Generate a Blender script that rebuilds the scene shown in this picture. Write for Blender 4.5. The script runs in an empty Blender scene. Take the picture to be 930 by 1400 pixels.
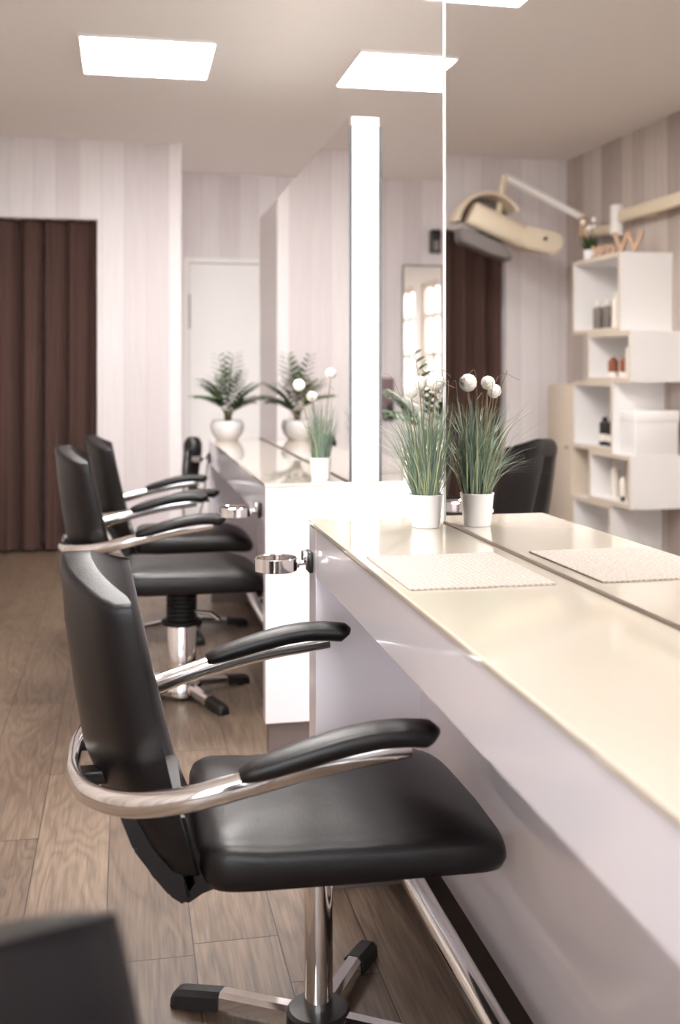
import bpy, bmesh, math, random
from mathutils import Vector, Matrix
from math import sin, cos, pi, radians, sqrt, atan
S = bpy.context.scene
COL = S.collection
rnd = random.Random(7)

# ------------------------------------------------------------------ materials
def srgb(r, g, b):
    f = lambda c: (c / 255) / 12.92 if c / 255 <= .04045 else ((c / 255 + .055) / 1.055) ** 2.4
    return (f(r), f(g), f(b), 1)

def mat(name, col, rough=.5, metal=0, spec=.5, coat=0, bump=None, noise=None, emit=None, coat_rough=.05, sheen=0, trans=0):
    m = bpy.data.materials.new(name); m.use_nodes = True
    nt = m.node_tree; b = nt.nodes['Principled BSDF']
    b.inputs['Base Color'].default_value = col
    b.inputs['Roughness'].default_value = rough
    b.inputs['Metallic'].default_value = metal
    b.inputs['Specular IOR Level'].default_value = spec
    b.inputs['Coat Weight'].default_value = coat
    b.inputs['Coat Roughness'].default_value = coat_rough
    b.inputs['Sheen Weight'].default_value = sheen
    b.inputs['Transmission Weight'].default_value = trans
    if emit:
        b.inputs['Emission Color'].default_value = emit[0]; b.inputs['Emission Strength'].default_value = emit[1]
    tc = nt.nodes.new('ShaderNodeTexCoord')
    n = nt.nodes.new('ShaderNodeTexNoise'); n.inputs['Detail'].default_value = 4
    nt.links.new(tc.outputs['Object'], n.inputs['Vector'])
    n.inputs['Scale'].default_value = (bump or noise or (20, 0))[0]
    if noise:
        r = nt.nodes.new('ShaderNodeMix'); r.data_type = 'RGBA'
        r.inputs[6].default_value = col
        k = noise[1]; r.inputs[7].default_value = (col[0] * k, col[1] * k, col[2] * k, 1)
        nt.links.new(n.outputs['Fac'], r.inputs[0]); nt.links.new(r.outputs[2], b.inputs['Base Color'])
    if bump:
        bp = nt.nodes.new('ShaderNodeBump'); bp.inputs['Strength'].default_value = bump[1]; bp.inputs['Distance'].default_value = .002
        nt.links.new(n.outputs['Fac'], bp.inputs['Height']); nt.links.new(bp.outputs['Normal'], b.inputs['Normal'])
    return m

def mathn(nt, op, a, b=None):
    n = nt.nodes.new('ShaderNodeMath'); n.operation = op
    for i, v in enumerate((a, b)):
        if v is None: continue
        if isinstance(v, (int, float)): n.inputs[i].default_value = v
        else: nt.links.new(v, n.inputs[i])
    return n.outputs[0]

def plank_wall(name, axis, c1, c2, w=.155):
    """vertical white-washed boards; the boards run up, one random tone per board"""
    m = bpy.data.materials.new(name); m.use_nodes = True
    nt = m.node_tree; L = nt.links; b = nt.nodes['Principled BSDF']
    b.inputs['Roughness'].default_value = .55
    tc = nt.nodes.new('ShaderNodeTexCoord'); sep = nt.nodes.new('ShaderNodeSeparateXYZ')
    L.new(tc.outputs['Object'], sep.inputs[0])
    h = sep.outputs[axis]
    u = mathn(nt, 'DIVIDE', h, w)
    idx = mathn(nt, 'FLOOR', u)
    z = sep.outputs[2]
    wn0 = nt.nodes.new('ShaderNodeTexWhiteNoise'); wn0.noise_dimensions = '1D'; L.new(idx, wn0.inputs['W'])
    row = mathn(nt, 'FLOOR', mathn(nt, 'DIVIDE', mathn(nt, 'ADD', z, mathn(nt, 'MULTIPLY', wn0.outputs[0], .2)), 3.6))
    cmb = nt.nodes.new('ShaderNodeCombineXYZ'); L.new(idx, cmb.inputs[0]); L.new(row, cmb.inputs[1])
    wn = nt.nodes.new('ShaderNodeTexWhiteNoise'); wn.noise_dimensions = '2D'; L.new(cmb.outputs[0], wn.inputs['Vector'])
    mp = nt.nodes.new('ShaderNodeCombineXYZ')
    L.new(mathn(nt, 'MULTIPLY', h, 42), mp.inputs[0]); L.new(mathn(nt, 'MULTIPLY', z, 2.2), mp.inputs[1]); L.new(idx, mp.inputs[2])
    g = nt.nodes.new('ShaderNodeTexNoise'); g.inputs['Scale'].default_value = 1; g.inputs['Detail'].default_value = 6; g.inputs['Roughness'].default_value = .65
    L.new(mp.outputs[0], g.inputs['Vector'])
    f = mathn(nt, 'ADD', mathn(nt, 'MULTIPLY', wn.outputs[0], .8), mathn(nt, 'MULTIPLY', mathn(nt, 'SUBTRACT', g.outputs['Fac'], .3), .9))
    mx = nt.nodes.new('ShaderNodeMix'); mx.data_type = 'RGBA'; mx.inputs[6].default_value = c1; mx.inputs[7].default_value = c2
    L.new(f, mx.inputs[0])
    fr = mathn(nt, 'FRACT', u)
    gap = mathn(nt, 'LESS_THAN', mathn(nt, 'ABSOLUTE', mathn(nt, 'SUBTRACT', fr, .5)), .488)
    mx2 = nt.nodes.new('ShaderNodeMix'); mx2.data_type = 'RGBA'
    mx2.inputs[6].default_value = (c2[0] * .86, c2[1] * .85, c2[2] * .85, 1)
    L.new(gap, mx2.inputs[0]); L.new(mx.outputs[2], mx2.inputs[7]); L.new(mx2.outputs[2], b.inputs['Base Color'])
    bp = nt.nodes.new('ShaderNodeBump'); bp.inputs['Strength'].default_value = .25; bp.inputs['Distance'].default_value = .003
    L.new(gap, bp.inputs['Height']); L.new(bp.outputs[0], b.inputs['Normal'])
    return m

def wood_floor():
    m = bpy.data.materials.new('grey_brown_oak_planks'); m.use_nodes = True
    nt = m.node_tree; L = nt.links; b = nt.nodes['Principled BSDF']
    tc = nt.nodes.new('ShaderNodeTexCoord'); sep = nt.nodes.new('ShaderNodeSeparateXYZ'); L.new(tc.outputs['Object'], sep.inputs[0])
    x, y = sep.outputs[0], sep.outputs[1]
    u = mathn(nt, 'DIVIDE', mathn(nt, 'ADD', x, .04), .19); i = mathn(nt, 'FLOOR', u)
    w1 = nt.nodes.new('ShaderNodeTexWhiteNoise'); w1.noise_dimensions = '1D'; L.new(i, w1.inputs['W'])
    v = mathn(nt, 'ADD', mathn(nt, 'DIVIDE', y, 1.25), mathn(nt, 'MULTIPLY', w1.outputs[0], 7)); j = mathn(nt, 'FLOOR', v)
    c = nt.nodes.new('ShaderNodeCombineXYZ'); L.new(i, c.inputs[0]); L.new(j, c.inputs[1])
    w2 = nt.nodes.new('ShaderNodeTexWhiteNoise'); w2.noise_dimensions = '2D'; L.new(c.outputs[0], w2.inputs['Vector'])
    # cathedral grain: rings of a distorted field stretched along the plank
    p = nt.nodes.new('ShaderNodeCombineXYZ')
    L.new(mathn(nt, 'MULTIPLY', x, 6), p.inputs[0]); L.new(mathn(nt, 'MULTIPLY', y, 1.1), p.inputs[1]); L.new(mathn(nt, 'MULTIPLY', w2.outputs[0], 40), p.inputs[2])
    n1 = nt.nodes.new('ShaderNodeTexNoise'); n1.inputs['Scale'].default_value = 1.0; n1.inputs['Detail'].default_value = 2.5; n1.inputs['Distortion'].default_value = .5
    L.new(p.outputs[0], n1.inputs['Vector'])
    ring = mathn(nt, 'ABSOLUTE', mathn(nt, 'SINE', mathn(nt, 'MULTIPLY', n1.outputs['Fac'], 40)))
    p2 = nt.nodes.new('ShaderNodeCombineXYZ')
    L.new(mathn(nt, 'MULTIPLY', x, 150), p2.inputs[0]); L.new(mathn(nt, 'MULTIPLY', y, 7), p2.inputs[1]); L.new(mathn(nt, 'MULTIPLY', w2.outputs[0], 40), p2.inputs[2])
    n2 = nt.nodes.new('ShaderNodeTexNoise'); n2.inputs['Scale'].default_value = 1; n2.inputs['Detail'].default_value = 5
    L.new(p2.outputs[0], n2.inputs['Vector'])
    n3 = nt.nodes.new('ShaderNodeTexNoise'); n3.inputs['Scale'].default_value = 3.1; n3.inputs['Detail'].default_value = 3
    L.new(p.outputs[0], n3.inputs['Vector']); n3.inputs['Scale'].default_value = .8
    f = mathn(nt, 'ADD', mathn(nt, 'MULTIPLY', ring, .16), mathn(nt, 'ADD', mathn(nt, 'MULTIPLY', n2.outputs['Fac'], .62), mathn(nt, 'ADD', mathn(nt, 'MULTIPLY', w2.outputs[0], .22), mathn(nt, 'MULTIPLY', n3.outputs['Fac'], .35))))
    cr = nt.nodes.new('ShaderNodeValToRGB'); L.new(mathn(nt, 'DIVIDE', f, 1.3), cr.inputs[0])
    cr.color_ramp.elements[0].position = .22; cr.color_ramp.elements[0].color = srgb(62, 48, 41)
    cr.color_ramp.elements[1].position = .85; cr.color_ramp.elements[1].color = srgb(151, 131, 112)
    e = cr.color_ramp.elements.new(.52); e.color = srgb(108, 91, 77)
    gx = mathn(nt, 'LESS_THAN', mathn(nt, 'ABSOLUTE', mathn(nt, 'SUBTRACT', mathn(nt, 'FRACT', u), .5)), .492)
    gy = mathn(nt, 'LESS_THAN', mathn(nt, 'ABSOLUTE', mathn(nt, 'SUBTRACT', mathn(nt, 'FRACT', v), .5)), .4985)
    gap = mathn(nt, 'MULTIPLY', gx, gy)
    mx = nt.nodes.new('ShaderNodeMix'); mx.data_type = 'RGBA'; mx.inputs[6].default_value = srgb(52, 42, 37)
    L.new(gap, mx.inputs[0]); L.new(cr.outputs[0], mx.inputs[7]); L.new(mx.outputs[2], b.inputs['Base Color'])
    b.inputs['Roughness'].default_value = .42
    bp = nt.nodes.new('ShaderNodeBump'); bp.inputs['Strength'].default_value = .15; bp.inputs['Distance'].default_value = .002
    L.new(f, bp.inputs['Height']); L.new(bp.outputs[0], b.inputs['Normal'])
    return m

def woven_mat():
    m = bpy.data.materials.new('woven_placemat'); m.use_nodes = True
    nt = m.node_tree; L = nt.links; b = nt.nodes['Principled BSDF']; b.inputs['Roughness'].default_value = .75
    tc = nt.nodes.new('ShaderNodeTexCoord')
    ws = []
    for d, s in (('X', 30), ('Y', 42)):
        w = nt.nodes.new('ShaderNodeTexWave'); w.bands_direction = d; w.inputs['Scale'].default_value = s; w.inputs['Distortion'].default_value = 3.5; w.inputs['Detail Scale'].default_value = 3
        L.new(tc.outputs['Object'], w.inputs['Vector']); ws.append(w.outputs['Fac'])
    n = nt.nodes.new('ShaderNodeTexNoise'); n.inputs['Scale'].default_value = 220; L.new(tc.outputs['Object'], n.inputs['Vector'])
    f = mathn(nt, 'ADD', mathn(nt, 'MULTIPLY', mathn(nt, 'MULTIPLY', ws[0], ws[1]), .6), mathn(nt, 'MULTIPLY', n.outputs['Fac'], .5))
    mx = nt.nodes.new('ShaderNodeMix'); mx.data_type = 'RGBA'; mx.inputs[6].default_value = srgb(150, 138, 129); mx.inputs[7].default_value = srgb(212, 203, 194)
    L.new(f, mx.inputs[0]); L.new(mx.outputs[2], b.inputs['Base Color'])
    bp = nt.nodes.new('ShaderNodeBump'); bp.inputs['Strength'].default_value = .5; bp.inputs['Distance'].default_value = .002
    L.new(f, bp.inputs['Height']); L.new(bp.outputs[0], b.inputs['Normal'])
    return m

def pane_mat():
    m = bpy.data.materials.new('clear_window_glass'); m.use_nodes = True
    nt = m.node_tree; nt.nodes.remove(nt.nodes['Principled BSDF'])
    t = nt.nodes.new('ShaderNodeBsdfTransparent'); g = nt.nodes.new('ShaderNodeBsdfGlossy'); g.inputs['Roughness'].default_value = 0
    mx = nt.nodes.new('ShaderNodeMixShader'); mx.inputs[0].default_value = .06
    nt.links.new(t.outputs[0], mx.inputs[1]); nt.links.new(g.outputs[0], mx.inputs[2]); nt.links.new(mx.outputs[0], nt.nodes['Material Output'].inputs[0])
    return m

M = dict(
    floor=wood_floor(),
    ceil=mat('warm_ceiling_paint', srgb(250, 246, 243), .9),
    wallx=plank_wall('whitewashed_boards_across', 0, srgb(241, 237, 238), srgb(216, 208, 210)),
    wally=plank_wall('whitewashed_boards_along', 1, srgb(222, 213, 206), srgb(176, 163, 156)),
    paint=mat('white_paint', srgb(236, 230, 226), .6),
    white_gloss=mat('white_gloss_laminate', srgb(243, 239, 246), .22, coat=.6),
    post=mat('white_gloss_acrylic', srgb(250, 250, 250), .2, coat=.5),
    cream=mat('cream_back_painted_glass', srgb(215, 205, 190), .07, coat=.7, coat_rough=.02),
    plinth=mat('black_plinth', srgb(42, 34, 32), .4),
    plinth_grey=mat('taupe_plinth', srgb(112, 100, 98), .45),
    leather=mat('black_leather', srgb(15, 11, 13), .36, spec=.42, bump=(260, .18)),
    plastic=mat('black_plastic', srgb(22, 18, 20), .3),
    rubber=mat('black_rubber', srgb(18, 16, 17), .55),
    chrome=mat('polished_chrome', (.82, .80, .79, 1), .09, 1),
    mirror=mat('silver_mirror', (.90, .885, .87, 1), 0, 1),
    mirror_edge=mat('dark_mirror_edge', srgb(70, 72, 74), .2),
    base_line=mat('brown_base_strip', srgb(96, 82, 70), .4),
    alu=mat('white_aluminium_profile', srgb(245, 242, 240), .3),
    curtain=mat('brown_velvet', srgb(80, 54, 47), .85, sheen=.05, noise=(60, .8)),
    light=mat('lamp_panel', (1, 1, 1, 1), .4, emit=((1, .966, .935, 1), 13)),
    frame=mat('lamp_frame_white', srgb(240, 238, 235), .4),
    pot=mat('white_ceramic', srgb(244, 242, 244), .25, coat=.4),
    soil=mat('dark_soil', srgb(50, 40, 32), .9, noise=(80, .5)),
    grass=mat('blue_green_grass_blade', srgb(136, 160, 143), .5, noise=(9, .45)),
    grass_pale=mat('pale_grass_blade', srgb(186, 192, 150), .5, noise=(9, .75)),
    stem=mat('thin_brown_stem', srgb(140, 120, 90), .6),
    ball=mat('white_fluffy_ball', srgb(250, 244, 236), .8, bump=(160, .9)),
    palm=mat('palm_leaf_green', srgb(58, 90, 48), .45, noise=(14, .6)),
    palm_stem=mat('palm_stem', srgb(92, 86, 54), .6),
    mat=woven_mat(),
    shelf=mat('white_shelf_board', srgb(238, 236, 235), .45),
    shelf_edge=mat('cream_shelf_edge', srgb(222, 209, 192), .5),
    beige=mat('beige_cabinet', srgb(214, 200, 184), .5),
    dryer=mat('ivory_dryer_plastic', srgb(228, 214, 190), .38),
    grey=mat('grey_plastic', srgb(128, 122, 120), .45),
    bott_grey=mat('grey_bottle', srgb(120, 112, 106), .3),
    bott_white=mat('white_bottle', srgb(240, 232, 222), .35),
    copper=mat('copper_brown_bottle', srgb(146, 88, 66), .3),
    blue=mat('dark_blue_jar', srgb(36, 36, 96), .35),
    wood=mat('light_wood_letter', srgb(206, 172, 144), .6, noise=(30, .75)),
    mauve=mat('mauve_board', srgb(120, 98, 100), .5),
    pane=pane_mat(),
    asphalt=mat('pavement_outside', srgb(190, 185, 180), .9),
)

# ------------------------------------------------------------------ mesh helpers
def finish(name, bm, m, parent=None, smooth=True, angle=38, loc=None):
    bmesh.ops.recalc_face_normals(bm, faces=bm.faces)
    me = bpy.data.meshes.new(name); bm.to_mesh(me); bm.free()
    ms = m if isinstance(m, (list, tuple)) else [m]
    for x in ms: me.materials.append(x)
    if smooth:
        me.polygons.foreach_set('use_smooth', [True] * len(me.polygons))
        me.set_sharp_from_angle(angle=radians(angle))
    o = bpy.data.objects.new(name, me); COL.objects.link(o)
    if parent is not None: o.parent = parent
    if loc: o.location = loc
    return o

def box(bm, x0, x1, y0, y1, z0, z1, bev=0, mi=0):
    r = bmesh.ops.create_cube(bm, size=1)
    for v in r['verts']:
        v.co = Vector(((x0 + x1) / 2 + v.co.x * (x1 - x0), (y0 + y1) / 2 + v.co.y * (y1 - y0), (z0 + z1) / 2 + v.co.z * (z1 - z0)))
    fs = list({f for v in r['verts'] for f in v.link_faces})
    for f in fs: f.material_index = mi
    if bev:
        es = list({e for v in r['verts'] for e in v.link_edges})
        bmesh.ops.bevel(bm, geom=es, offset=bev, segments=2, profile=.5, affect='EDGES')
    return bm

def B(*a, **k): return box(bmesh.new(), *a, **k)

def loft(bm, rings, cap0=True, cap1=True, closed=True, mi=0):
    vs = [[bm.verts.new(p) for p in r] for r in rings]
    n = len(rings[0])
    for a, b in zip(vs, vs[1:]):
        for k in range(n if closed else n - 1):
            f = bm.faces.new((a[k], a[(k + 1) % n], b[(k + 1) % n], b[k])); f.material_index = mi
    if cap0: bm.faces.new(list(reversed(vs[0]))).material_index = mi
    if cap1: bm.faces.new(vs[-1]).material_index = mi
    return vs

def lathe(prof, n=32, cx=0, cy=0, bm=None, mi=0):
    bm = bm or bmesh.new()
    loft(bm, [[(cx + r * cos(2 * pi * k / n), cy + r * sin(2 * pi * k / n), z) for k in range(n)] for r, z in prof], mi=mi)
    return bm

def catmull(pts, per=8):
    P = [Vector(p) for p in pts]; P = [2 * P[0] - P[1]] + P + [2 * P[-1] - P[-2]]; out = []
    for i in range(1, len(P) - 2):
        for k in range(per):
            t = k / per; a, b, c, d = P[i - 1:i + 3]
            out.append(.5 * (2 * b + (c - a) * t + (2 * a - 5 * b + 4 * c - d) * t * t + (3 * b - a - 3 * c + d) * t ** 3))
    out.append(P[-2]); return out

def sweep(bm, path, rw, rh=None, n=12, up=Vector((0, 0, 1)), scale=None, mi=0, sq=1.0):
    """elliptical tube along a path; rw sideways, rh upwards"""
    rh = rw if rh is None else rh
    path = [Vector(p) for p in path]; rings = []
    for i, p in enumerate(path):
        t = (path[min(i + 1, len(path) - 1)] - path[max(i - 1, 0)]).normalized()
        s = t.cross(up)
        if s.length < 1e-4: s = t.cross(Vector((1, 0, 0)))
        s.normalize(); u = s.cross(t).normalized()
        k = scale(i / (len(path) - 1)) if scale else 1
        ring = []
        for j in range(n):
            a = 2 * pi * j / n; ca, sa = cos(a), sin(a)
            ca = math.copysign(abs(ca) ** sq, ca); sa = math.copysign(abs(sa) ** sq, sa)
            ring.append(p + s * ca * rw * k + u * sa * rh * k)
        rings.append(ring)
    loft(bm, rings, mi=mi)
    return bm

def tube(p0, p1, r, n=16, bm=None, mi=0):
    return sweep(bm or bmesh.new(), [p0, p1], r, n=n, mi=mi)

def prism(pts, axis, a, b, bm=None, mi=0):
    """extrude a 2-D outline: axis 'y' -> pts are (x,z); 'x' -> (y,z); 'z' -> (x,y)"""
    bm = bm or bmesh.new()
    f = {'y': lambda p, t: (p[0], t, p[1]), 'x': lambda p, t: (t, p[0], p[1]), 'z': lambda p, t: (p[0], p[1], t)}[axis]
    loft(bm, [[f(p, a) for p in pts], [f(p, b) for p in pts]], mi=mi)
    return bm

def thing(name, label, cat, loc=(0, 0, 0), rz=0, group=None):
    o = bpy.data.objects.new(name, None); o.empty_display_size = .1; COL.objects.link(o)
    o.location = loc; o.rotation_euler = (0, 0, rz)
    return tag(o, label, cat, group)

def tag(o, label, cat, group=None):
    o['label'] = label; o['category'] = cat
    if group: o['group'] = group
    return o

def struct(o, label=None, cat=None):
    o['kind'] = 'structure'
    if label: o['label'] = label; o['category'] = cat
    return o

def dup(root, loc, rz, label, group=None):
    r = root.copy(); COL.objects.link(r); r.location = loc; r.rotation_euler = (0, 0, rz); r['label'] = label
    if group: r['group'] = group
    for ch in list(root.children):
        c = ch.copy(); COL.objects.link(c); c.parent = r
        for g in ch.children:
            d = g.copy(); COL.objects.link(d); d.parent = c
    return r

# ------------------------------------------------------------------ room shell
XL, XR, YF, YB, YC, ZC = -1.927, 4.4, -1.3, 9.02, 7.88, 2.89
HC = .898
T = .15
def wall(name, bm, m, label):
    return struct(finish(name, bm, m, smooth=False), label, 'wall')

struct(finish('floor', B(XL - T, XR + T, YF - T, YB + T, -.1, 0), M['floor'], smooth=False), 'grey brown oak plank floor running through the salon', 'floor')
struct(finish('ceiling', B(XL - T, XR + T, YF - T, YB + T, ZC, ZC + .1), M['ceil'], smooth=False), 'smooth warm beige ceiling above the salon', 'ceiling')
wall('wall_left', B(XL - T, XL, YF, YB, 0, ZC), M['wally'], 'greyish whitewashed board wall behind the white cube shelf, seen in the mirror')
# curtain wall with its opening
CX0, CX1, CZ = -1.432, -.186, 2.337
bm = bmesh.new()
box(bm, XL, CX0, YC, YC + .14, 0, ZC); box(bm, CX1, .398, YC, YC + .14, 0, ZC); box(bm, CX0, CX1, YC, YC + .14, CZ, ZC)
box(bm, .398 - .14, .398, YC + .14, YB, 0, ZC)
box(bm, XL, .398 - .14, YC + .62, YC + .70, 0, ZC)
wall('wall_curtain', bm, M['wallx'], 'whitewashed board wall around the brown curtained doorway')
# back wall (recess) with the door opening
DX0, DX1, DZ = .515, 1.36, 2.158
bm = bmesh.new()
box(bm, .398, DX0, YB, YB + T, 0, ZC); box(bm, DX1, XR, YB, YB + T, 0, ZC); box(bm, DX0, DX1, YB, YB + T, DZ, ZC); box(bm, DX0, DX1, YB + .10, YB + T, 0, DZ)  # last slab is added unseen behind the door to block leaking daylight
wall('wall_back', bm, M['wallx'], 'whitewashed board wall at the far end behind the white door')

def wall_with_windows(name, axis, pos, out, a0, a1, wins, m, label):
    """wins: (s0, s1, z0, z1) openings along the wall"""
    bm = bmesh.new()
    cuts = sorted(wins); p0, p1 = min(pos, out), max(pos, out)
    def bx(s0, s1, z0, z1):
        if s1 - s0 < 1e-4 or z1 - z0 < 1e-4: return
        if axis == 'x': box(bm, s0, s1, p0, p1, z0, z1)
        else: box(bm, p0, p1, s0, s1, z0, z1)
    s = a0
    for (w0, w1, z0, z1) in cuts:
        bx(s, w0, 0, ZC); bx(w0, w1, 0, z0); bx(w0, w1, z1, ZC); s = w1
    bx(s, a1, 0, ZC)
    return wall(name, bm, m, label)

front_wins = [(-1.75, .55, .35, 2.55), (.95, 2.55, .35, 2.55), (2.85, 4.2, .35, 2.55)]
right_wins = [(.55, 1.55, .9, 2.6), (1.95, 2.95, .9, 2.6), (4.6, 5.6, .9, 2.6)]
wall_with_windows('wall_front', 'x', YF, YF - T, XL, XR, front_wins, M['paint'], 'white shop front wall with large windows behind the camera')
wall_with_windows('wall_right', 'y', XR, XR + T, YF, YB, right_wins, M['paint'], 'white side wall with tall windows, seen in the narrow wall mirror')

def window(n, axis, pos, s0, s1, z0, z1, cols, zt, label):
    bm = bmesh.new(); d0, d1 = (pos - .06, pos + .0) ; d0 += .03 if axis == 'x' else .06; d1 = d0 + .06
    if axis == 'x': d0, d1 = pos - .10, pos - .04
    else: d0, d1 = pos + .04, pos + .10
    def bx(a, b, c, d):
        if axis == 'x': box(bm, a, b, d0, d1, c, d, .004)
        else: box(bm, d0, d1, a, b, c, d, .004)
    w = .055 if axis == 'x' else .085
    bx(s0, s1, z0, z0 + w); bx(s0, s1, z1 - w, z1); bx(s0, s0 + w, z0 + w, z1 - w); bx(s1 - w, s1, z0 + w, z1 - w)
    bx(s0 + w, s1 - w, zt - w / 2, zt + w / 2)
    if axis == 'y': bx(s0 + w, s1 - w, z0 + .62 - w / 2, z0 + .62 + w / 2)
    for k in range(1, cols):
        c = s0 + (s1 - s0) * k / cols; bx(c - w / 2, c + w / 2, z0 + w, zt - w / 2); bx(c - w / 2, c + w / 2, zt + w / 2, z1 - w)
    fr = struct(finish('window_%d' % n, bm, M['frame' if axis == 'x' else 'beige'], smooth=False), label, 'window')
    bm = bmesh.new(); dm = (d0 + d1) / 2
    if axis == 'x': box(bm, s0 + .02, s1 - .02, dm - .003, dm + .003, z0 + .02, z1 - .02)
    else: box(bm, dm - .003, dm + .003, s0 + .02, s1 - .02, z0 + .02, z1 - .02)
    finish('pane', bm, M['pane'], fr, smooth=False)
    L = bpy.data.lights.new('window_portal', 'AREA'); L.shape = 'RECTANGLE'; L.size = s1 - s0; L.size_y = z1 - z0; L.cycles.is_portal = True
    o = bpy.data.objects.new('daylight_portal', L); COL.objects.link(o)
    c = (s0 + s1) / 2; z = (z0 + z1) / 2
    if axis == 'x': o.location = (c, pos - .16, z); o.rotation_euler = (pi / 2, 0, pi)   # faces +Y
    else: o.location = (pos + .16, c, z); o.rotation_euler = (pi / 2, 0, pi / 2 * -1 + pi)
    d = Vector((0, 1, 0)) if axis == 'x' else Vector((-1, 0, 0))
    o.rotation_euler = d.to_track_quat('-Z', 'Z' if False else 'Y').to_euler()
n = 1
for (a, b, c, d) in front_wins:
    window(n, 'x', YF, a, b, c, d, 2, 2.05, 'large white framed shop window in the front wall'); n += 1
for (a, b, c, d) in right_wins:
    window(n, 'y', XR, a, b, c, d, 2, 2.1, 'tall white framed side window with a transom'); n += 1
struct(finish('ground_outside', B(-14, 16, -16, 14, -.3, -.15), M['asphalt'], smooth=False), 'pale pavement outside the shop windows', 'pavement')

# white flush door at the far end
d = struct(finish('door_1', B(DX0 + .003, DX1 - .003, YB + .004, YB + .044, .008, DZ - .003, .002), M['shelf'], smooth=False), 'plain white door at the far end beside the curtain wall', 'door')
bm = bmesh.new(); box(bm, DX0 - .04, DX0, YB - .008, YB + .08, 0, DZ + .04); box(bm, DX1, DX1 + .04, YB - .008, YB + .08, 0, DZ + .04); box(bm, DX0, DX1, YB - .008, YB + .08, DZ, DZ + .04)
finish('door_frame', bm, M['shelf'], d, smooth=False)
bm = bmesh.new()
for z in (1.62, .35): tube((DX0 + .006, YB + .012, z), (DX0 + .006, YB + .012, z + .28), .011, bm=bm)
finish('hinge', bm, M['grey'], d)
bm = tube((DX1 - .08, YB + .03, 1.02), (DX1 - .08, YB - .03, 1.02), .011); tube((DX1 - .08, YB - .03, 1.02), (DX1 - .2, YB - .03, 1.02), .01, bm=bm)
finish('door_handle', bm, M['chrome'], d)

# curtains: two velvet drapes on one rail inside the opening
def drape(name, x0, x1, seed, label):
    r = random.Random(seed); n = 150; rows = 16
    ph = [r.uniform(0, 6.3) for _ in range(6)]
    bm = bmesh.new(); front = []; back = []
    zt, zb = CZ + .06, .02
    for j in range(rows + 1):
        t = j / rows; z = zt + (zb - zt) * t; a = []; b = []
        for i in range(n + 1):
            s = i / n
            gath = 1 + .03 * t * sin(9 * s + ph[0])
            x = x0 + (x1 - x0) * s
            y = .040 * sin(2 * pi * 4.6 * abs(x1 - x0) / .7 * s + ph[1] + .5 * sin(5 * s + 1.5 * t + ph[2])) * (.7 + .35 * t) + .016 * sin(2 * pi * 8.3 * abs(x1 - x0) / .7 * s + ph[3] + t) + .010 * sin(2 * pi * 3 * s + ph[4] + 2 * t)
            edge = min(s, 1 - s) * 30
            y *= min(1, .3 + edge) * gath
            a.append(bm.verts.new((x, YC + .10 + y - .004, z))); b.append(bm.verts.new((x, YC + .10 + y + .004, z)))
        front.append(a); back.append(b)
    for j in range(rows):
        for i in range(n):
            bm.faces.new((front[j][i], front[j][i + 1], front[j + 1][i + 1], front[j + 1][i]))
            bm.faces.new((back[j][i], back[j + 1][i], back[j + 1][i + 1], back[j][i + 1]))
    for i in range(n):
        bm.faces.new((front[0][i], back[0][i], back[0][i + 1], front[0][i + 1])); bm.faces.new((front[rows][i], front[rows][i + 1], back[rows][i + 1], back[rows][i]))
    for j in range(rows):
        bm.faces.new((front[j][0], front[j + 1][0], back[j + 1][0], back[j][0])); bm.faces.new((front[j][n], back[j][n], back[j + 1][n], front[j + 1][n]))
    return tag(finish(name, bm, M['curtain'], angle=60), label, 'curtain', 'brown curtains in the doorway')
drape('curtain', -.55, CX1 - .006, 3, 'dark brown velvet curtain half nearest the white board wall corner')
drape('curtain', CX0 + .006, -.565, 5, 'dark brown velvet curtain half hanging at the frame edge')
tag(finish('curtain_rail', tube((CX0, YC + .10, CZ + .075), (CX1, YC + .10, CZ + .075), .012), M['plinth']), 'dark rail hidden at the top of the curtained doorway', 'rail') if False else None

# ceiling light panels
def light_panel(x, y, label):
    t = thing('ceiling_light', label, 'ceiling light', (x, y, ZC), 0, 'square ceiling light panels')
    bm = bmesh.new(); s = .335
    for (a, b, c, d) in ((-s, s, -s, -s + .012), (-s, s, s - .012, s), (-s, -s + .012, -s + .012, s - .012), (s - .012, s, -s + .012, s - .012)):
        box(bm, a, b, c, d, -.014, 0)
    finish('frame', bm, M['frame'], t, smooth=False)
    finish('diffuser', B(-s + .012, s - .012, -s + .012, s - .012, -.010, -.002), M['light'], t, smooth=False)
    return t
lp = None
labels = {(0, 5.735): 'glowing square ceiling panel over the aisle by the curtain wall',
          (1, 5.735): 'glowing square ceiling panel above the far mirror, cut by the near mirror edge',
          (0, 4.245): 'square ceiling panel whose corner shows at the top of the mirror'}
for r, y in enumerate((5.735, 4.245, 2.755, 1.265)):
    for cidx, x in enumerate((.115, 1.50)):
        lb = labels.get((cidx, y), 'square ceiling light panel overhead, outside the picture')
        if lp is None: lp = light_panel(x, y, lb)
        else: dup(lp, (x, y, ZC), 0, lb)

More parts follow.
